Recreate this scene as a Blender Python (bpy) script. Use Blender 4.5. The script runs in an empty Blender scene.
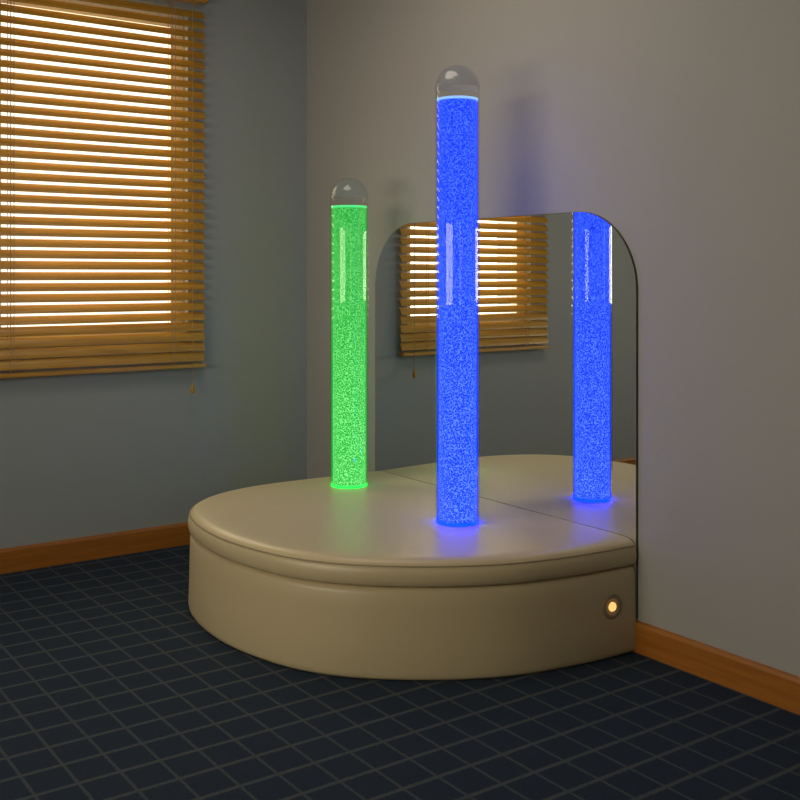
import bpy, bmesh, math, random
from mathutils import Vector, Matrix
random.seed(7)
SC = bpy.context.scene
COL = SC.collection

# ------------------------------------------------------------------ measures
CAM_Z = 1.15
HEADING = 0.6171                 # east of north
FOCAL = 1055.2                   # pixels at 800 wide
HORIZON = 275.44
WALL_X = 2.464                   # mirror wall face
WALL_Y = 4.216                   # window wall face
LEFT_X, FRONT_Y, CEIL = -1.35, -2.0, 2.62
MIRROR_X = 2.455
TOP = 0.345                      # platform top

# ------------------------------------------------------------------ material helpers
def mat(name):
    m = bpy.data.materials.new(name); m.use_nodes = True
    nt = m.node_tree; nt.nodes.clear()
    out = nt.nodes.new('ShaderNodeOutputMaterial')
    return m, nt, out

def N(nt, kind, **kw):
    n = nt.nodes.new(kind)
    for k, v in kw.items():
        if k in n.inputs: n.inputs[k].default_value = v
        else: setattr(n, k, v)
    return n

def link(nt, a, b): nt.links.new(a, b)

def mixcol(nt, fac, a, b, blend='MIX'):
    n = nt.nodes.new('ShaderNodeMix'); n.data_type = 'RGBA'; n.blend_type = blend
    if hasattr(fac, 'is_linked'): link(nt, fac, n.inputs[0])
    else: n.inputs[0].default_value = fac
    for s, v in ((6, a), (7, b)):
        if hasattr(v, 'is_linked'): link(nt, v, n.inputs[s])
        else: n.inputs[s].default_value = (*v, 1) if len(v) == 3 else v
    return n.outputs[2]

def math_node(nt, op, a, b=None, c=None):
    n = nt.nodes.new('ShaderNodeMath'); n.operation = op
    for i, v in enumerate((a, b, c)):
        if v is None: continue
        if hasattr(v, 'is_linked'): link(nt, v, n.inputs[i])
        else: n.inputs[i].default_value = v
    return n.outputs[0]

def ramp(nt, fac, stops):
    n = nt.nodes.new('ShaderNodeValToRGB')
    e = n.color_ramp.elements
    while len(e) < len(stops): e.new(0.5)
    for el, (p, c) in zip(e, stops):
        el.position = p; el.color = (*c, 1)
    link(nt, fac, n.inputs[0])
    return n.outputs[0]

def plain(name, color, rough=0.5, metal=0.0, coat=0.0, bump=None, vary=0.06, scale=8):
    m, nt, out = mat(name)
    p = N(nt, 'ShaderNodeBsdfPrincipled')
    p.inputs['Roughness'].default_value = rough
    p.inputs['Metallic'].default_value = metal
    p.inputs['Coat Weight'].default_value = coat
    tc = N(nt, 'ShaderNodeTexCoord')
    nz = N(nt, 'ShaderNodeTexNoise', Scale=scale, Detail=4)
    link(nt, tc.outputs['Object'], nz.inputs['Vector'])
    c = mixcol(nt, nz.outputs['Fac'], tuple(v*(1-vary) for v in color), tuple(v*(1+vary) for v in color))
    link(nt, c, p.inputs['Base Color'])
    if bump:
        bn = N(nt, 'ShaderNodeTexNoise', Scale=bump[0], Detail=3)
        link(nt, tc.outputs['Object'], bn.inputs['Vector'])
        b = N(nt, 'ShaderNodeBump', Strength=bump[1], Distance=bump[2])
        link(nt, bn.outputs['Fac'], b.inputs['Height']); link(nt, b.outputs[0], p.inputs['Normal'])
    link(nt, p.outputs[0], out.inputs[0])
    return m

M = {}
M['wall'] = plain('painted_wall', (0.35, 0.335, 0.31), 0.75, bump=(220, 0.15, 0.002), vary=0.03, scale=2)
M['wall_shaded'] = plain('painted_wall_shaded', (0.305, 0.325, 0.305), 0.75, bump=(220, 0.15, 0.002), vary=0.03, scale=2)  # same wall paint, with its weaker, cooler light put into the colour
M['ceiling'] = plain('ceiling_paint', (0.30, 0.29, 0.27), 0.9)  # unseen ceiling, toned down to lower the bounce light
M['wall_dark'] = plain('low_bounce_wall', (0.16, 0.155, 0.145), 0.8)  # for the unseen walls, darkened to cut the ambient bounce
M['white_paint'] = plain('window_paint', (0.75, 0.73, 0.68), 0.45)
M['dark_edge'] = plain('mirror_edge', (0.03, 0.035, 0.035), 0.4)
M['vinyl'] = plain('cream_vinyl', (0.56, 0.455, 0.275), 0.38, bump=(420, 0.12, 0.0006), vary=0.03, scale=5)
M['piping'] = plain('vinyl_piping', (0.33, 0.265, 0.165), 0.5)
M['cord'] = plain('blind_cord', (0.36, 0.23, 0.10), 0.8)
M['chrome'] = plain('lamp_bezel', (0.30, 0.25, 0.165), 0.4, metal=0.2)

def wood(name, dark, light, rough, stretch=(1.2, 14, 30)):
    m, nt, out = mat(name)
    p = N(nt, 'ShaderNodeBsdfPrincipled'); p.inputs['Roughness'].default_value = rough
    p.inputs['Coat Weight'].default_value = 0.15; p.inputs['Coat Roughness'].default_value = 0.25
    tc = N(nt, 'ShaderNodeTexCoord'); mp = N(nt, 'ShaderNodeMapping'); mp.inputs['Scale'].default_value = stretch
    link(nt, tc.outputs['Object'], mp.inputs['Vector'])
    nz = N(nt, 'ShaderNodeTexNoise', Scale=3.0, Detail=6, Distortion=0.6)
    link(nt, mp.outputs[0], nz.inputs['Vector'])
    link(nt, ramp(nt, nz.outputs['Fac'], [(0.3, dark), (0.7, light)]), p.inputs['Base Color'])
    link(nt, p.outputs[0], out.inputs[0])
    return m
M['slat_wood'] = wood('slat_wood', (0.37, 0.18, 0.014), (0.53, 0.285, 0.034), 0.42)
M['base_wood_back'] = wood('skirting_wood', (0.29, 0.095, 0.010), (0.40, 0.145, 0.018), 0.4, (1.0, 10, 30))
M['base_wood_side'] = wood('skirting_wood_side', (0.29, 0.095, 0.010), (0.40, 0.145, 0.018), 0.4, (10, 1.0, 30))

def carpet():
    m, nt, out = mat('blue_grid_carpet')
    p = N(nt, 'ShaderNodeBsdfPrincipled'); p.inputs['Roughness'].default_value = 0.95
    p.inputs['Specular IOR Level'].default_value = 0.1
    tc = N(nt, 'ShaderNodeTexCoord'); sx = N(nt, 'ShaderNodeSeparateXYZ')
    wob = N(nt, 'ShaderNodeTexNoise', Scale=90, Detail=2)
    link(nt, tc.outputs['Object'], wob.inputs['Vector'])
    wv = math_node(nt, 'MULTIPLY', math_node(nt, 'SUBTRACT', wob.outputs['Fac'], 0.5), 0.006)
    link(nt, tc.outputs['Object'], sx.inputs[0])
    def line(sock, off, pitch, half):
        a = math_node(nt, 'ADD', math_node(nt, 'SUBTRACT', sock, off - pitch*200.5), wv)
        fr = math_node(nt, 'FRACT', math_node(nt, 'DIVIDE', a, pitch))
        d = math_node(nt, 'MULTIPLY', math_node(nt, 'ABSOLUTE', math_node(nt, 'SUBTRACT', fr, 0.5)), pitch)
        mr = N(nt, 'ShaderNodeMapRange'); mr.inputs[1].default_value = half*1.35; mr.inputs[2].default_value = half*0.6
        link(nt, d, mr.inputs[0])
        return mr.outputs[0]
    ly = line(sx.outputs['Y'], 2.0355, 0.1115, 0.0062)
    lx = line(sx.outputs['X'], 1.179, 0.0975, 0.0040)
    mx = math_node(nt, 'MAXIMUM', ly, math_node(nt, 'MULTIPLY', lx, 0.85))
    fz = N(nt, 'ShaderNodeTexNoise', Scale=260, Detail=3, Roughness=0.7)
    link(nt, tc.outputs['Object'], fz.inputs['Vector'])
    big = N(nt, 'ShaderNodeTexNoise', Scale=7, Detail=2)
    link(nt, tc.outputs['Object'], big.inputs['Vector'])
    ground = ramp(nt, fz.outputs['Fac'], [(0.3, (0.014, 0.023, 0.038)), (0.7, (0.028, 0.043, 0.068))])
    ground = mixcol(nt, math_node(nt, 'MULTIPLY', big.outputs['Fac'], 0.4), ground, (0.030, 0.036, 0.050))
    lines = ramp(nt, fz.outputs['Fac'], [(0.3, (0.055, 0.062, 0.066)), (0.7, (0.105, 0.115, 0.118))])
    link(nt, mixcol(nt, math_node(nt, 'MULTIPLY', mx, 0.8), ground, lines), p.inputs['Base Color'])
    b = N(nt, 'ShaderNodeBump', Strength=0.6, Distance=0.004)
    link(nt, fz.outputs['Fac'], b.inputs['Height']); link(nt, b.outputs[0], p.inputs['Normal'])
    link(nt, p.outputs[0], out.inputs[0])
    return m
M['carpet'] = carpet()

def mirror_mat():
    m, nt, out = mat('mirror_silver')
    g = N(nt, 'ShaderNodeBsdfGlossy'); g.inputs['Color'].default_value = (0.86, 0.88, 0.86, 1)
    g.inputs['Roughness'].default_value = 0.0
    link(nt, g.outputs[0], out.inputs[0]); return m
M['mirror'] = mirror_mat()

def clear_mat(name, tint, ior=1.45, rough=0.03):
    m, nt, out = mat(name)
    t = N(nt, 'ShaderNodeBsdfTransparent'); t.inputs[0].default_value = (*tint, 1)
    g = N(nt, 'ShaderNodeBsdfGlossy'); g.inputs['Roughness'].default_value = rough
    f = N(nt, 'ShaderNodeFresnel', IOR=ior)
    ge = N(nt, 'ShaderNodeNewGeometry')
    front = math_node(nt, 'MULTIPLY', f.outputs[0], math_node(nt, 'SUBTRACT', 1.0, ge.outputs['Backfacing']))
    mx = N(nt, 'ShaderNodeMixShader')
    link(nt, front, mx.inputs[0]); link(nt, t.outputs[0], mx.inputs[1]); link(nt, g.outputs[0], mx.inputs[2])
    link(nt, mx.outputs[0], out.inputs[0]); return m
M['pane'] = clear_mat('window_glass', (0.95, 0.96, 0.95))
M['acrylic'] = clear_mat('clear_acrylic', (0.97, 0.97, 0.97), 1.38, 0.02)

def dome_mat():
    m, nt, out = mat('clear_dome')
    t = N(nt, 'ShaderNodeBsdfTransparent'); t.inputs[0].default_value = (0.93, 0.93, 0.93, 1)
    d = N(nt, 'ShaderNodeBsdfDiffuse'); d.inputs['Color'].default_value = (0.5, 0.5, 0.52, 1)
    g = N(nt, 'ShaderNodeBsdfGlossy'); g.inputs['Roughness'].default_value = 0.04
    f = N(nt, 'ShaderNodeFresnel', IOR=1.49); ge = N(nt, 'ShaderNodeNewGeometry')
    front = math_node(nt, 'MULTIPLY', f.outputs[0], math_node(nt, 'SUBTRACT', 1.0, ge.outputs['Backfacing']))
    m1 = N(nt, 'ShaderNodeMixShader'); m1.inputs[0].default_value = 0.10
    link(nt, t.outputs[0], m1.inputs[1]); link(nt, d.outputs[0], m1.inputs[2])
    m2 = N(nt, 'ShaderNodeMixShader'); link(nt, front, m2.inputs[0])
    link(nt, m1.outputs[0], m2.inputs[1]); link(nt, g.outputs[0], m2.inputs[2])
    link(nt, m2.outputs[0], out.inputs[0]); return m
M['dome'] = dome_mat()

def bubble_mat(name, deep, mid, light, strength, height):
    """bubbles rising in the column, lit by the lamp in the base"""
    m, nt, out = mat(name)
    tc = N(nt, 'ShaderNodeTexCoord')
    v = N(nt, 'ShaderNodeTexVoronoi', Scale=200.0); v.feature = 'F1'
    link(nt, tc.outputs['Object'], v.inputs['Vector'])
    n1 = N(nt, 'ShaderNodeTexNoise', Scale=255.0, Detail=2)
    link(nt, tc.outputs['Object'], n1.inputs['Vector'])
    sp = math_node(nt, 'ADD', math_node(nt, 'MULTIPLY', v.outputs['Distance'], 0.75), math_node(nt, 'MULTIPLY', n1.outputs['Fac'], 0.65))
    c = ramp(nt, sp, [(0.50, deep), (0.66, mid), (0.85, light)])
    s = N(nt, 'ShaderNodeSeparateXYZ'); link(nt, tc.outputs['Object'], s.inputs[0])
    em = N(nt, 'ShaderNodeEmission'); link(nt, c, em.inputs['Color'])
    mr = N(nt, 'ShaderNodeMapRange'); mr.interpolation_type = 'SMOOTHSTEP'
    mr.inputs[1].default_value = 0.0; mr.inputs[2].default_value = height
    mr.inputs[3].default_value = strength*1.35; mr.inputs[4].default_value = strength*0.8  # upward fading of the lamp's light painted into the emission
    link(nt, s.outputs['Z'], mr.inputs[0]); link(nt, mr.outputs[0], em.inputs['Strength'])
    link(nt, em.outputs[0], out.inputs[0]); return m

def water_mat(name, col, strength, cover):
    """thin clear water around the bubbles, glowing with the same light"""
    m, nt, out = mat(name)
    em = N(nt, 'ShaderNodeEmission'); em.inputs['Color'].default_value = (*col, 1); em.inputs['Strength'].default_value = strength
    t = N(nt, 'ShaderNodeBsdfTransparent')
    mx = N(nt, 'ShaderNodeMixShader'); mx.inputs[0].default_value = cover
    link(nt, t.outputs[0], mx.inputs[1]); link(nt, em.outputs[0], mx.inputs[2])
    link(nt, mx.outputs[0], out.inputs[0]); return m

def glow(name, col, strength):
    m, nt, out = mat(name)
    em = N(nt, 'ShaderNodeEmission'); em.inputs['Color'].default_value = (*col, 1); em.inputs['Strength'].default_value = strength
    link(nt, em.outputs[0], out.inputs[0]); return m

# ------------------------------------------------------------------ mesh helpers
def new_obj(name, bm, material, parent=None, smooth=False, loc=None):
    me = bpy.data.meshes.new(name); bm.normal_update(); bm.to_mesh(me); bm.free()
    if smooth:
        for p in me.polygons: p.use_smooth = True
        me.set_sharp_from_angle(angle=math.radians(38))
    me.materials.append(material)
    o = bpy.data.objects.new(name, me); COL.objects.link(o)
    if parent: o.parent = parent
    if loc: o.location = loc
    return o

def add_box(bm, x0, x1, y0, y1, z0, z1, mtx=None):
    vs = [bm.verts.new((x, y, z)) for x in (x0, x1) for y in (y0, y1) for z in (z0, z1)]
    for f in ((0, 1, 3, 2), (4, 6, 7, 5), (0, 4, 5, 1), (2, 3, 7, 6), (0, 2, 6, 4), (1, 5, 7, 3)):
        bm.faces.new([vs[i] for i in f])
    if mtx: bmesh.ops.transform(bm, matrix=mtx, verts=vs)
    return vs

def box_obj(name, dims, material, parent=None, bevel=0.0):
    bm = bmesh.new(); add_box(bm, *dims)
    if bevel: bmesh.ops.bevel(bm, geom=bm.edges[:], offset=bevel, segments=2, profile=0.6, affect='EDGES')
    return new_obj(name, bm, material, parent)

def lathe(profile, seg=64, close_loop=False):
    """profile: (r, z) list; r == 0 ends become poles"""
    bm = bmesh.new(); rings = []
    for r, z in profile:
        if r < 1e-6: rings.append([bm.verts.new((0, 0, z))])
        else: rings.append([bm.verts.new((r*math.cos(2*math.pi*k/seg), r*math.sin(2*math.pi*k/seg), z)) for k in range(seg)])
    pairs = list(zip(rings, rings[1:])) + ([(rings[-1], rings[0])] if close_loop else [])
    for a, b in pairs:
        if len(a) == 1 and len(b) == 1: continue
        for k in range(seg):
            k2 = (k+1) % seg
            if len(a) == 1: bm.faces.new((a[0], b[k2], b[k]))
            elif len(b) == 1: bm.faces.new((a[k], a[k2], b[0]))
            else: bm.faces.new((a[k], a[k2], b[k2], b[k]))
    bmesh.ops.recalc_face_normals(bm, faces=bm.faces[:])
    return bm

def sweep(path, radius, seg=8, closed=False):
    bm = bmesh.new(); rings = []; n = len(path)
    for i, p in enumerate(path):
        a = path[(i-1) % n] if closed or i > 0 else p
        b = path[(i+1) % n] if closed or i < n-1 else p
        t = (Vector(b)-Vector(a)).normalized()
        up = Vector((0, 0, 1)) if abs(t.z) < 0.9 else Vector((1, 0, 0))
        s = t.cross(up).normalized(); u = s.cross(t)
        rings.append([bm.verts.new(Vector(p)+radius*(math.cos(2*math.pi*k/seg)*s+math.sin(2*math.pi*k/seg)*u)) for k in range(seg)])
    for i in range(n if closed else n-1):
        a, b = rings[i], rings[(i+1) % n]
        for k in range(seg):
            bm.faces.new((a[k], a[(k+1) % seg], b[(k+1) % seg], b[k]))
    if not closed:
        bm.faces.new(rings[0][::-1]); bm.faces.new(rings[-1])
    bmesh.ops.recalc_face_normals(bm, faces=bm.faces[:])
    return bm

def empty(name, loc):
    o = bpy.data.objects.new(name, None); o.empty_display_size = 0.05
    COL.objects.link(o); o.location = loc; return o

def tag(o, label=None, cat=None, group=None, kind=None):
    if label: o['label'] = label
    if cat: o['category'] = cat
    if group: o['group'] = group
    if kind: o['kind'] = kind
    return o

def structure(o, label, cat): return tag(o, label, cat, kind='structure')

# ------------------------------------------------------------------ room shell
T = 0.14
structure(box_obj('floor', (LEFT_X-T, WALL_X+T, FRONT_Y-T, WALL_Y+T, -0.1, 0), M['carpet']),
          'dark blue carpet with a thin pale grid of lines', 'floor')
structure(box_obj('ceiling', (LEFT_X-T, WALL_X+T, FRONT_Y-T, WALL_Y+T, CEIL, CEIL+0.1), M['ceiling']),
          'plain grey ceiling above the room', 'ceiling')
structure(box_obj('wall_right', (WALL_X, WALL_X+T, FRONT_Y-T, WALL_Y+T, 0, CEIL), M['wall']),
          'warm grey wall carrying the tall rounded mirror', 'wall')

def wall_with_hole(name, axis, face, thick, a0, a1, h0, h1, z0, z1, material):
    """axis 'y': wall in the xz plane from face to face+thick; 'x': wall in the yz plane"""
    bm = bmesh.new()
    for (s0, s1, b0, b1) in ((a0, h0, 0, CEIL), (h1, a1, 0, CEIL), (h0, h1, 0, z0), (h0, h1, z1, CEIL)):
        f0, f1 = sorted((face, face+thick))
        if axis == 'y': add_box(bm, s0, s1, f0, f1, b0, b1)
        else: add_box(bm, f0, f1, s0, s1, b0, b1)
    return new_obj(name, bm, material)

WX0, WX1, WZ0, WZ1 = 1.06, 1.875, 0.875, 2.27
structure(wall_with_hole('wall_back', 'y', WALL_Y, T, LEFT_X-T, WALL_X, WX0, WX1, WZ0, WZ1, M['wall_shaded']),
          'dim grey wall around the blind covered window', 'wall')
LY0, LY1, LZ0, LZ1 = 0.80, 3.30, 0.90, 1.55
structure(wall_with_hole('wall_left', 'x', LEFT_X, -T, FRONT_Y-T, WALL_Y, LY0, LY1, LZ0, LZ1, M['wall_dark']),
          'grey wall on the left behind the camera', 'wall')
FX0, FX1, FZ0, FZ1 = -0.75, 0.45, 0.85, 1.62
structure(wall_with_hole('wall_front', 'y', FRONT_Y, -T, LEFT_X, WALL_X, FX0, FX1, FZ0, FZ1, M['wall_dark']),
          'grey wall behind the camera', 'wall')

def skirting(name, axis, face, a0, a1, sign, material, label):
    prof = [(0, 0), (0.0145, 0), (0.0145, 0.082), (0.0115, 0.0915), (0.006, 0.094), (0, 0.094)]
    bm = bmesh.new(); ends = []
    for a in (a0, a1):
        ends.append([bm.verts.new((a, face+sign*d, z) if axis == 'y' else (face+sign*d, a, z)) for d, z in prof])
    n = len(prof)
    for k in range(n): bm.faces.new((ends[0][k], ends[0][(k+1) % n], ends[1][(k+1) % n], ends[1][k]))
    bm.faces.new(ends[0][::-1]); bm.faces.new(ends[1])
    bmesh.ops.recalc_face_normals(bm, faces=bm.faces[:])
    structure(new_obj(name, bm, material), label, 'baseboard')
skirting('baseboard_back', 'y', WALL_Y, LEFT_X, WALL_X, -1, M['base_wood_back'], 'brown wooden skirting board below the window')
skirting('baseboard_right', 'x', WALL_X, FRONT_Y, WALL_Y-0.0146, -1, M['base_wood_side'], 'brown wooden skirting board below the mirror wall')
skirting('baseboard_left', 'x', LEFT_X, FRONT_Y, WALL_Y-0.0146, 1, M['base_wood_side'], 'brown wooden skirting board on the left wall')

# window behind the blind
def window(name, axis, face, depth, a0, a1, z0, z1, label, mullions=0, fw=0.055):
    """frame set in the reveal, a sill and the pane"""
    bm = bmesh.new()
    f0, f1 = sorted((face+depth*0.35, face+depth*0.75))
    def bx(s0, s1, b0, b1, g0=f0, g1=f1):
        if axis == 'y': add_box(bm, s0, s1, g0, g1, b0, b1)
        else: add_box(bm, g0, g1, s0, s1, b0, b1)
    bx(a0, a0+fw, z0, z1); bx(a1-fw, a1, z0, z1); bx(a0+fw, a1-fw, z0, z0+fw); bx(a0+fw, a1-fw, z1-fw, z1)
    for k in range(mullions):
        c = a0+(a1-a0)*(k+1)/(mullions+1); bx(c-0.02, c+0.02, z0+fw, z1-fw)
    o = structure(new_obj(name, bm, M['white_paint']), label, 'window')
    bm = bmesh.new(); g = face+depth*0.55
    if axis == 'y': add_box(bm, a0+fw, a1-fw, g-0.002, g+0.002, z0+fw, z1-fw)
    else: add_box(bm, g-0.002, g+0.002, a0+fw, a1-fw, z0+fw, z1-fw)
    tag(new_obj('pane', bm, M['pane'], o), kind='structure')
    return o
window('window_1', 'y', WALL_Y, T, WX0, WX1, WZ0, WZ1, 'bright window behind the wooden slatted blind')
window('window_2', 'x', LEFT_X, -T, LY0, LY1, LZ0, LZ1, 'wide low window in the left wall', 1)
window('window_3', 'y', FRONT_Y, -T, FX0, FX1, FZ0, FZ1, 'low window in the wall behind the camera')

# ------------------------------------------------------------------ wooden blind
BX0, BX1, BY = 0.965, 1.937, 4.186
PITCH, SLAT_W, TILT = 0.0430, 0.0402, math.radians(55)
blind = tag(empty('window_blind', ((BX0+BX1)/2, BY, 0.76)),
            'honey brown wooden venetian blind with daylight glowing between its tilted slats', 'blind')
bx, by, bz = blind.location
bm = bmesh.new()
z = 0.803; hw = (BX1-BX0)/2; nslat = 0
while z < 2.30:
    # room edge low: +y (outside) edge raised
    wob = random.uniform(-0.02, 0.02)
    m = Matrix.Translation((random.uniform(-0.0015, 0.0015), 0, z-bz)) @ Matrix.Rotation(TILT+wob+(math.radians(14) if nslat < 4 else 0), 4, 'X') @ Matrix.Rotation(random.uniform(-0.0012, 0.0012), 4, 'Y')
    prof = []
    for k in range(7):
        t = -1+2*k/6; prof.append((t*SLAT_W/2, 0.0016*(1-t*t)))
    ring = [(y, h+0.0014*(1 if abs(y) < SLAT_W*0.49 else 0.5)) for y, h in prof] + [(y, h-0.0014*(1 if abs(y) < SLAT_W*0.49 else 0.5)) for y, h in prof[::-1]]
    a = [bm.verts.new(m @ Vector((-hw, y, h))) for y, h in ring]
    b = [bm.verts.new(m @ Vector((hw, y, h))) for y, h in ring]
    n = len(ring)
    for k in range(n): bm.faces.new((a[k], a[(k+1) % n], b[(k+1) % n], b[k]))
    bm.faces.new(a[::-1]); bm.faces.new(b)
    z += PITCH; nslat += 1
bmesh.ops.recalc_face_normals(bm, faces=bm.faces[:])
new_obj('slats', bm, M['slat_wood'], blind)
bm = bmesh.new(); add_box(bm, -hw-0.001, hw+0.001, -0.025, 0.025, 0.756-bz, 0.773-bz)
bmesh.ops.bevel(bm, geom=bm.edges[:], offset=0.004, segments=2, affect='EDGES')
new_obj('bottom_rail', bm, M['slat_wood'], blind)
bm = bmesh.new(); add_box(bm, -hw, hw, -0.026, 0.034, 2.318-bz, 2.36-bz)
new_obj('head_rail', bm, M['slat_wood'], blind)
bm = bmesh.new(); add_box(bm, -hw-0.002, hw+0.002, -0.042, -0.030, 2.312-bz, 2.38-bz)
bmesh.ops.bevel(bm, geom=bm.edges[:], offset=0.004, segments=2, affect='EDGES')
new_obj('valance', bm, M['slat_wood'], blind)
for cx in (1.13, 1.79):
    for off in (-0.006, 0.006):
        for dy in (-0.0235, 0.0235):
            new_obj('ladder_cord', sweep([(cx+off-bx, dy, 0.773-bz), (cx+off-bx, dy, 2.32-bz)], 0.0014, 6), M['cord'], blind)
lx = 1.872
new_obj('lift_cord', sweep([(lx-bx, -0.027, 0.690-bz), (lx+0.001-bx, -0.0275, 1.2-bz), (lx+0.001-bx, -0.0275, 2.32-bz)], 0.0016, 6), M['cord'], blind)
tas = lathe([(0, 0.0), (0.008, 0.001), (0.0105, 0.010), (0.0095, 0.022), (0.006, 0.034), (0.003, 0.042), (0, 0.043)], 20)
new_obj('cord_tassel', tas, M['slat_wood'], blind, True, (lx-bx, -0.027, 0.649-bz))

# ------------------------------------------------------------------ platform
OUT = [(2.452, 2.212), (2.25, 2.225), (2.04, 2.265), (1.88, 2.335), (1.755, 2.418), (1.625, 2.535), (1.537, 2.665),
       (1.483, 2.82), (1.455, 3.01), (1.461, 3.17), (1.489, 3.325), (1.545, 3.46), (1.64, 3.562), (1.78, 3.634),
       (1.90, 3.660), (2.03, 3.664), (2.2, 3.655), (2.452, 3.640)]
def outline(n=150):
    P = [Vector((*p, 0)) for p in OUT]
    E = [P[0]*2-P[1]] + P + [P[-1]*2-P[-2]]
    pts = []
    for i in range(len(P)-1):
        p0, p1, p2, p3 = E[i:i+4]
        for k in range(16):
            t = k/16
            pts.append(0.5*((2*p1)+(-p0+p2)*t+(2*p0-5*p1+4*p2-p3)*t*t+(-p0+3*p1-3*p2+p3)*t**3))
    pts.append(P[-1])
    # resample + smooth
    L = [0]
    for a, b in zip(pts, pts[1:]): L.append(L[-1]+(b-a).length)
    res = []; j = 0
    for k in range(n+1):
        d = L[-1]*k/n
        while j < len(pts)-2 and L[j+1] < d: j += 1
        res.append(pts[j].lerp(pts[j+1], (d-L[j])/max(1e-9, L[j+1]-L[j])))
    for _ in range(12):
        res = [res[0]] + [(a+2*b+c)/4 for a, b, c in zip(res, res[1:], res[2:])] + [res[-1]]
    return res
ARC = outline()
def normals(arc):
    ns = []
    for i in range(len(arc)):
        a = arc[max(0, i-1)]; b = arc[min(len(arc)-1, i+1)]; t = (b-a).normalized()
        ns.append(Vector((-t.y, t.x, 0)))           # sign fixed below
    c = Vector((2.1, 2.94, 0))
    return [n if n.dot(p-c) > 0 else -n for n, p in zip(ns, arc)]
NRM = normals(ARC)
plat = tag(empty('seating_platform', (1.95, 2.94, 0)),
           'low round-fronted cream vinyl padded platform standing against the mirror', 'seating platform')
PO = Vector(plat.location)
BACK_X = 2.452
def loop(inset, z):
    pts = []
    for p, n in zip(ARC, NRM):
        q = p-n*inset; q.x = min(q.x, BACK_X); pts.append(Vector((q.x, q.y, z))-PO)
    pts[0].x = pts[-1].x = BACK_X-PO.x
    return pts
def loft(profile, name, material, cap_top=True, cap_bottom=True, parent=plat):
    """profile: (inset, z) rows from bottom to top; closed at the wall by a flat back"""
    bm = bmesh.new(); rows = [[bm.verts.new(v) for v in loop(i, z)] for i, z in profile]
    for a, b in zip(rows, rows[1:]):
        for k in range(len(a)-1): bm.faces.new((a[k], a[k+1], b[k+1], b[k]))
        bm.faces.new((a[-1], a[0], b[0], b[-1]))
    side = [f for f in bm.faces]
    for f in side: f.smooth = True
    if cap_bottom: bm.faces.new(rows[0][::-1])
    if cap_top: bm.faces.new(rows[-1])
    bmesh.ops.recalc_face_normals(bm, faces=bm.faces[:])
    me = bpy.data.meshes.new(name); bm.to_mesh(me); bm.free(); me.materials.append(material)
    me.set_sharp_from_angle(angle=math.radians(60))
    o = bpy.data.objects.new(name, me); COL.objects.link(o); o.parent = parent
    return o
loft([(0.012, 0.0005), (0.004, 0.002), (0.0, 0.008), (-0.002, 0.02), (0.001, 0.10), (0.003, 0.20), (0.004, 0.243), (0.008, 0.253), (0.016, 0.259), (0.03, 0.261)],
     'upholstered_base', M['vinyl'])
def cushion():
    prof = [(0.05, 0.2615), (0.022, 0.262), (0.008, 0.265), (0.0005, 0.272), (-0.003, 0.285), (-0.0035, 0.300), (-0.001, 0.314), (0.003, 0.3225),
            (0.006, 0.3245), (0.0075, 0.3285), (0.013, 0.3345), (0.022, 0.3395), (0.034, 0.3425), (0.06, 0.3445), (0.12, TOP)]
    return loft(prof, 'padded_cushion', M['vinyl'])
cush = cushion()
path = [v+PO for v in loop(0.0035, 0.3245)]
new_obj('piping', sweep([v-PO for v in path], 0.0026, 6), M['piping'], cush, True)

# small round lamp let into the side near the mirror
def lamp():
    # point on the base side at x = 2.315
    k = min(range(len(ARC)//2), key=lambda i: abs(ARC[i].x-2.35))
    p = ARC[k]-NRM[k]*0.0035; n = NRM[k]; zc = 0.154
    q = Vector((0, 0, 1)).rotation_difference(n)
    rot = q.to_matrix().to_4x4()
    base = Matrix.Translation(Vector((p.x, p.y, zc))-PO) @ rot
    def place(bm, name, material, parent, smooth=True):
        o = new_obj(name, bm, material, parent, smooth); o.matrix_local = base if parent is plat else Matrix.Identity(4); return o
    ring = lathe([(0.0235, -0.004), (0.038, -0.002), (0.038, 0.002), (0.035, 0.0045), (0.029, 0.005), (0.025, 0.003), (0.0235, -0.004)], 40)
    r = place(ring, 'lamp_bezel', M['chrome'], plat)
    cup = lathe([(0.0240, -0.002), (0.0235, 0.0005), (0.013, 0.0015), (0.0, 0.002)], 32)
    place(cup, 'reflector', M['cup'], r)
    bulb = lathe([(0.0140, 0.0012), (0.0138, 0.004), (0.0115, 0.008), (0.007, 0.0105), (0.0, 0.0115)], 28)
    place(bulb, 'bulb', M['bulb'], r)
M['bulb'] = glow('warm_bulb', (1.0, 0.46, 0.14), 1.5)
M['cup'] = plain('reflector_cup', (0.35, 0.24, 0.12), 0.4, metal=0.5)
lamp()

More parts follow.
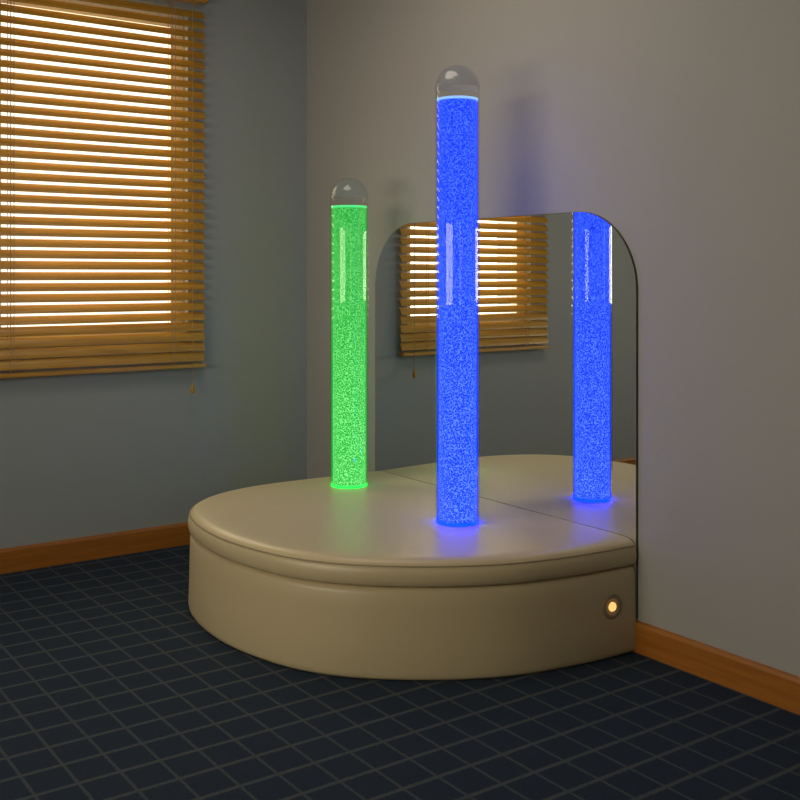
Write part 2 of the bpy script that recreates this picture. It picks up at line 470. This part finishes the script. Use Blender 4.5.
# ------------------------------------------------------------------ mirror
def mirror_shape(y0, y1, z0, z1, r, seg=24):
    pts = [(y0, z0), (y1, z0)]
    for k in range(seg+1):
        a = math.pi/2*k/seg; pts.append((y1-r+r*math.cos(a), z1-r+r*math.sin(a)))
    for k in range(seg+1):
        a = math.pi/2+math.pi/2*k/seg; pts.append((y0+r+r*math.cos(a), z1-r+r*math.sin(a)))
    return pts
MY0, MY1 = 2.213, 3.640
mir = tag(empty('wall_mirror', (WALL_X, (MY0+MY1)/2, TOP)),
          'large frameless wall mirror with rounded top corners behind the cream platform', 'mirror')
mo = Vector(mir.location)
def extrude_yz(pts, x0, x1):
    bm = bmesh.new()
    a = [bm.verts.new(Vector((x0, y, z))-mo) for y, z in pts]; b = [bm.verts.new(Vector((x1, y, z))-mo) for y, z in pts]
    n = len(pts)
    for k in range(n): bm.faces.new((a[k], a[(k+1) % n], b[(k+1) % n], b[k]))
    bm.faces.new(a); bm.faces.new(b[::-1])
    bmesh.ops.recalc_face_normals(bm, faces=bm.faces[:]); return bm
new_obj('mirror_glass', extrude_yz(mirror_shape(MY0+0.0015, MY1-0.0015, 0.10, 1.3555, 0.252), MIRROR_X, MIRROR_X+0.003), M['mirror'], mir)
new_obj('backing_board', extrude_yz(mirror_shape(MY0, MY1, 0.10, 1.357, 0.2535), MIRROR_X+0.003, WALL_X), M['dark_edge'], mir)

# ------------------------------------------------------------------ bubble tubes
def bubble_tube(x, y, r, water, spring, label, bmat, wmat, surf, ring, ring_h):
    t = tag(empty('bubble_tube', (x, y, TOP)), label, 'bubble tube')
    w = water-TOP; s = spring-TOP; th = 0.0035
    def part(name, bm, m):
        return new_obj(name, bm, m, t, True)
    part('bubble_column', lathe([(0, 0.0), (r*0.85, 0.0), (r*0.85, w-0.005), (0, w-0.005)], 72), bmat)
    part('water', lathe([(r-th-0.001, 0.0), (r-th-0.001, w-0.004)], 72), wmat)
    part('acrylic_tube', lathe([(r, 0.0), (r, s), (r-th, s), (r-th, 0.0)], 96, True), M['acrylic'])
    new_obj('water_surface', lathe([(0, w-0.0035), (r-th-0.0012, w-0.0035), (r-th-0.0012, w+0.0035), (r-th-0.006, w+0.0045), (0, w+0.0045)], 72), surf, t)
    new_obj('base_light', lathe([(r-th-0.0006, 0.0), (r-th-0.0002, 0.0), (r-th-0.0002, ring_h), (r-th-0.0006, ring_h)], 72, True), ring, t)
    # dome: a clear cap, its skirt gripping the tube
    prof = []
    for k in range(19):
        a = math.pi/2*k/18; prof.append((r*math.cos(a), s+r*1.02*math.sin(a)))
    inner = [((r-0.005)*math.cos(math.pi/2*k/18), s+(r*1.02-0.005)*math.sin(math.pi/2*k/18)) for k in range(18, -1, -1)]
    prof[-1] = (0, prof[-1][1]); inner[0] = (0, inner[0][1])
    new_obj('dome_cap', lathe([(r-0.005, s+0.0002)]+[(r, s+0.0002)]+prof[1:]+inner[:-1]+[(r-0.005, s+0.0002)], 72), M['dome'], t, True)
    return t

M['bubbles_blue'] = bubble_mat('blue_bubbles', (0.002, 0.014, 0.15), (0.022, 0.075, 2.2), (0.20, 0.40, 7.0), 1.0, 1.35)
M['bubbles_green'] = bubble_mat('green_bubbles', (0.008, 0.20, 0.022), (0.045, 0.52, 0.075), (0.42, 1.4, 0.42), 1.0, 1.05)
M['water_blue'] = water_mat('blue_water', (0.005, 0.065, 1.1), 1.0, 0.5)
M['water_green'] = water_mat('green_water', (0.008, 0.52, 0.04), 1.0, 0.5)
M['surf_blue'] = glow('blue_surface', (0.27, 0.50, 1.0), 1.3)
M['surf_green'] = glow('green_surface', (0.10, 0.80, 0.22), 1.2)
M['ring_blue'] = glow('blue_lamp', (0.0003, 0.0050, 1.0), 24)
M['ring_green'] = glow('green_lamp', (0.02, 1.0, 0.07), 2.2)
bubble_tube(2.1455, 2.6995, 0.0725, 1.722, 1.762, 'tall blue glowing bubble tube with clear dome, nearer the camera on the cream platform',
            M['bubbles_blue'], M['water_blue'], M['surf_blue'], M['ring_blue'], 0.013)
bubble_tube(2.185, 3.417, 0.0735, 1.412, 1.450, 'shorter green glowing bubble tube with clear dome, farther back on the cream platform',
            M['bubbles_green'], M['water_green'], M['surf_green'], M['ring_green'], 0.010)

# ------------------------------------------------------------------ light
w = bpy.data.worlds.new('outside'); SC.world = w; w.use_nodes = True
nt = w.node_tree; nt.nodes.clear()
wo = N(nt, 'ShaderNodeOutputWorld'); bg = N(nt, 'ShaderNodeBackground', Strength=2.0)
bg.inputs['Color'].default_value = (1.0, 0.90, 0.72, 1)
link(nt, bg.outputs[0], wo.inputs[0])

def area(name, loc, rot, sx, sy, power, color, spread=180):
    l = bpy.data.lights.new(name, 'AREA'); l.shape = 'RECTANGLE'; l.size = sx; l.size_y = sy
    l.energy = power; l.color = color; l.spread = math.radians(spread)
    o = bpy.data.objects.new(name, l); COL.objects.link(o); o.location = loc; o.rotation_euler = rot
    return o
area('daylight_left_window', (LEFT_X-T-0.02, (LY0+LY1)/2, (LZ0+LZ1)/2), (0, math.radians(-90), 0), LZ1-LZ0, LY1-LY0, 35, (1.0, 0.89, 0.72), 140)
area('daylight_front_window', ((FX0+FX1)/2, FRONT_Y-T-0.02, (FZ0+FZ1)/2), (math.radians(90), 0, 0), FX1-FX0, FZ1-FZ0, 1.0, (1.0, 0.92, 0.8))
area('daylight_blind_window', ((WX0+WX1)/2, WALL_Y+T+0.25, (WZ0+WZ1)/2), (math.radians(-90), 0, 0), WX1-WX0+0.2, WZ1-WZ0+0.2, 22, (1.0, 0.85, 0.58))

area('overhead_fill', (1.45, 2.75, CEIL-0.03), (0, 0, 0), 0.9, 0.9, 10, (1.0, 0.90, 0.76))  # added overhead fill without a fixture, weakens the tube shadows on the wall

# ------------------------------------------------------------------ camera
cam = bpy.data.cameras.new('camera'); cam.sensor_width = 36; cam.lens = FOCAL/800*36
cam.shift_y = -(400-HORIZON)/800; cam.clip_start = 0.05
co = bpy.data.objects.new('camera', cam); COL.objects.link(co)
co.location = (0, 0, CAM_Z); co.rotation_euler = (math.radians(90), 0, -HEADING)
SC.camera = co

SC.view_settings.view_transform = 'Standard'; SC.view_settings.look = 'None'
SC.view_settings.exposure = 0.0; SC.view_settings.gamma = 1.0; SC.view_settings.use_curve_mapping = False
SC.cycles.use_denoising = True
SC.cycles.max_bounces = 12; SC.cycles.transparent_max_bounces = 16; SC.cycles.diffuse_bounces = 6
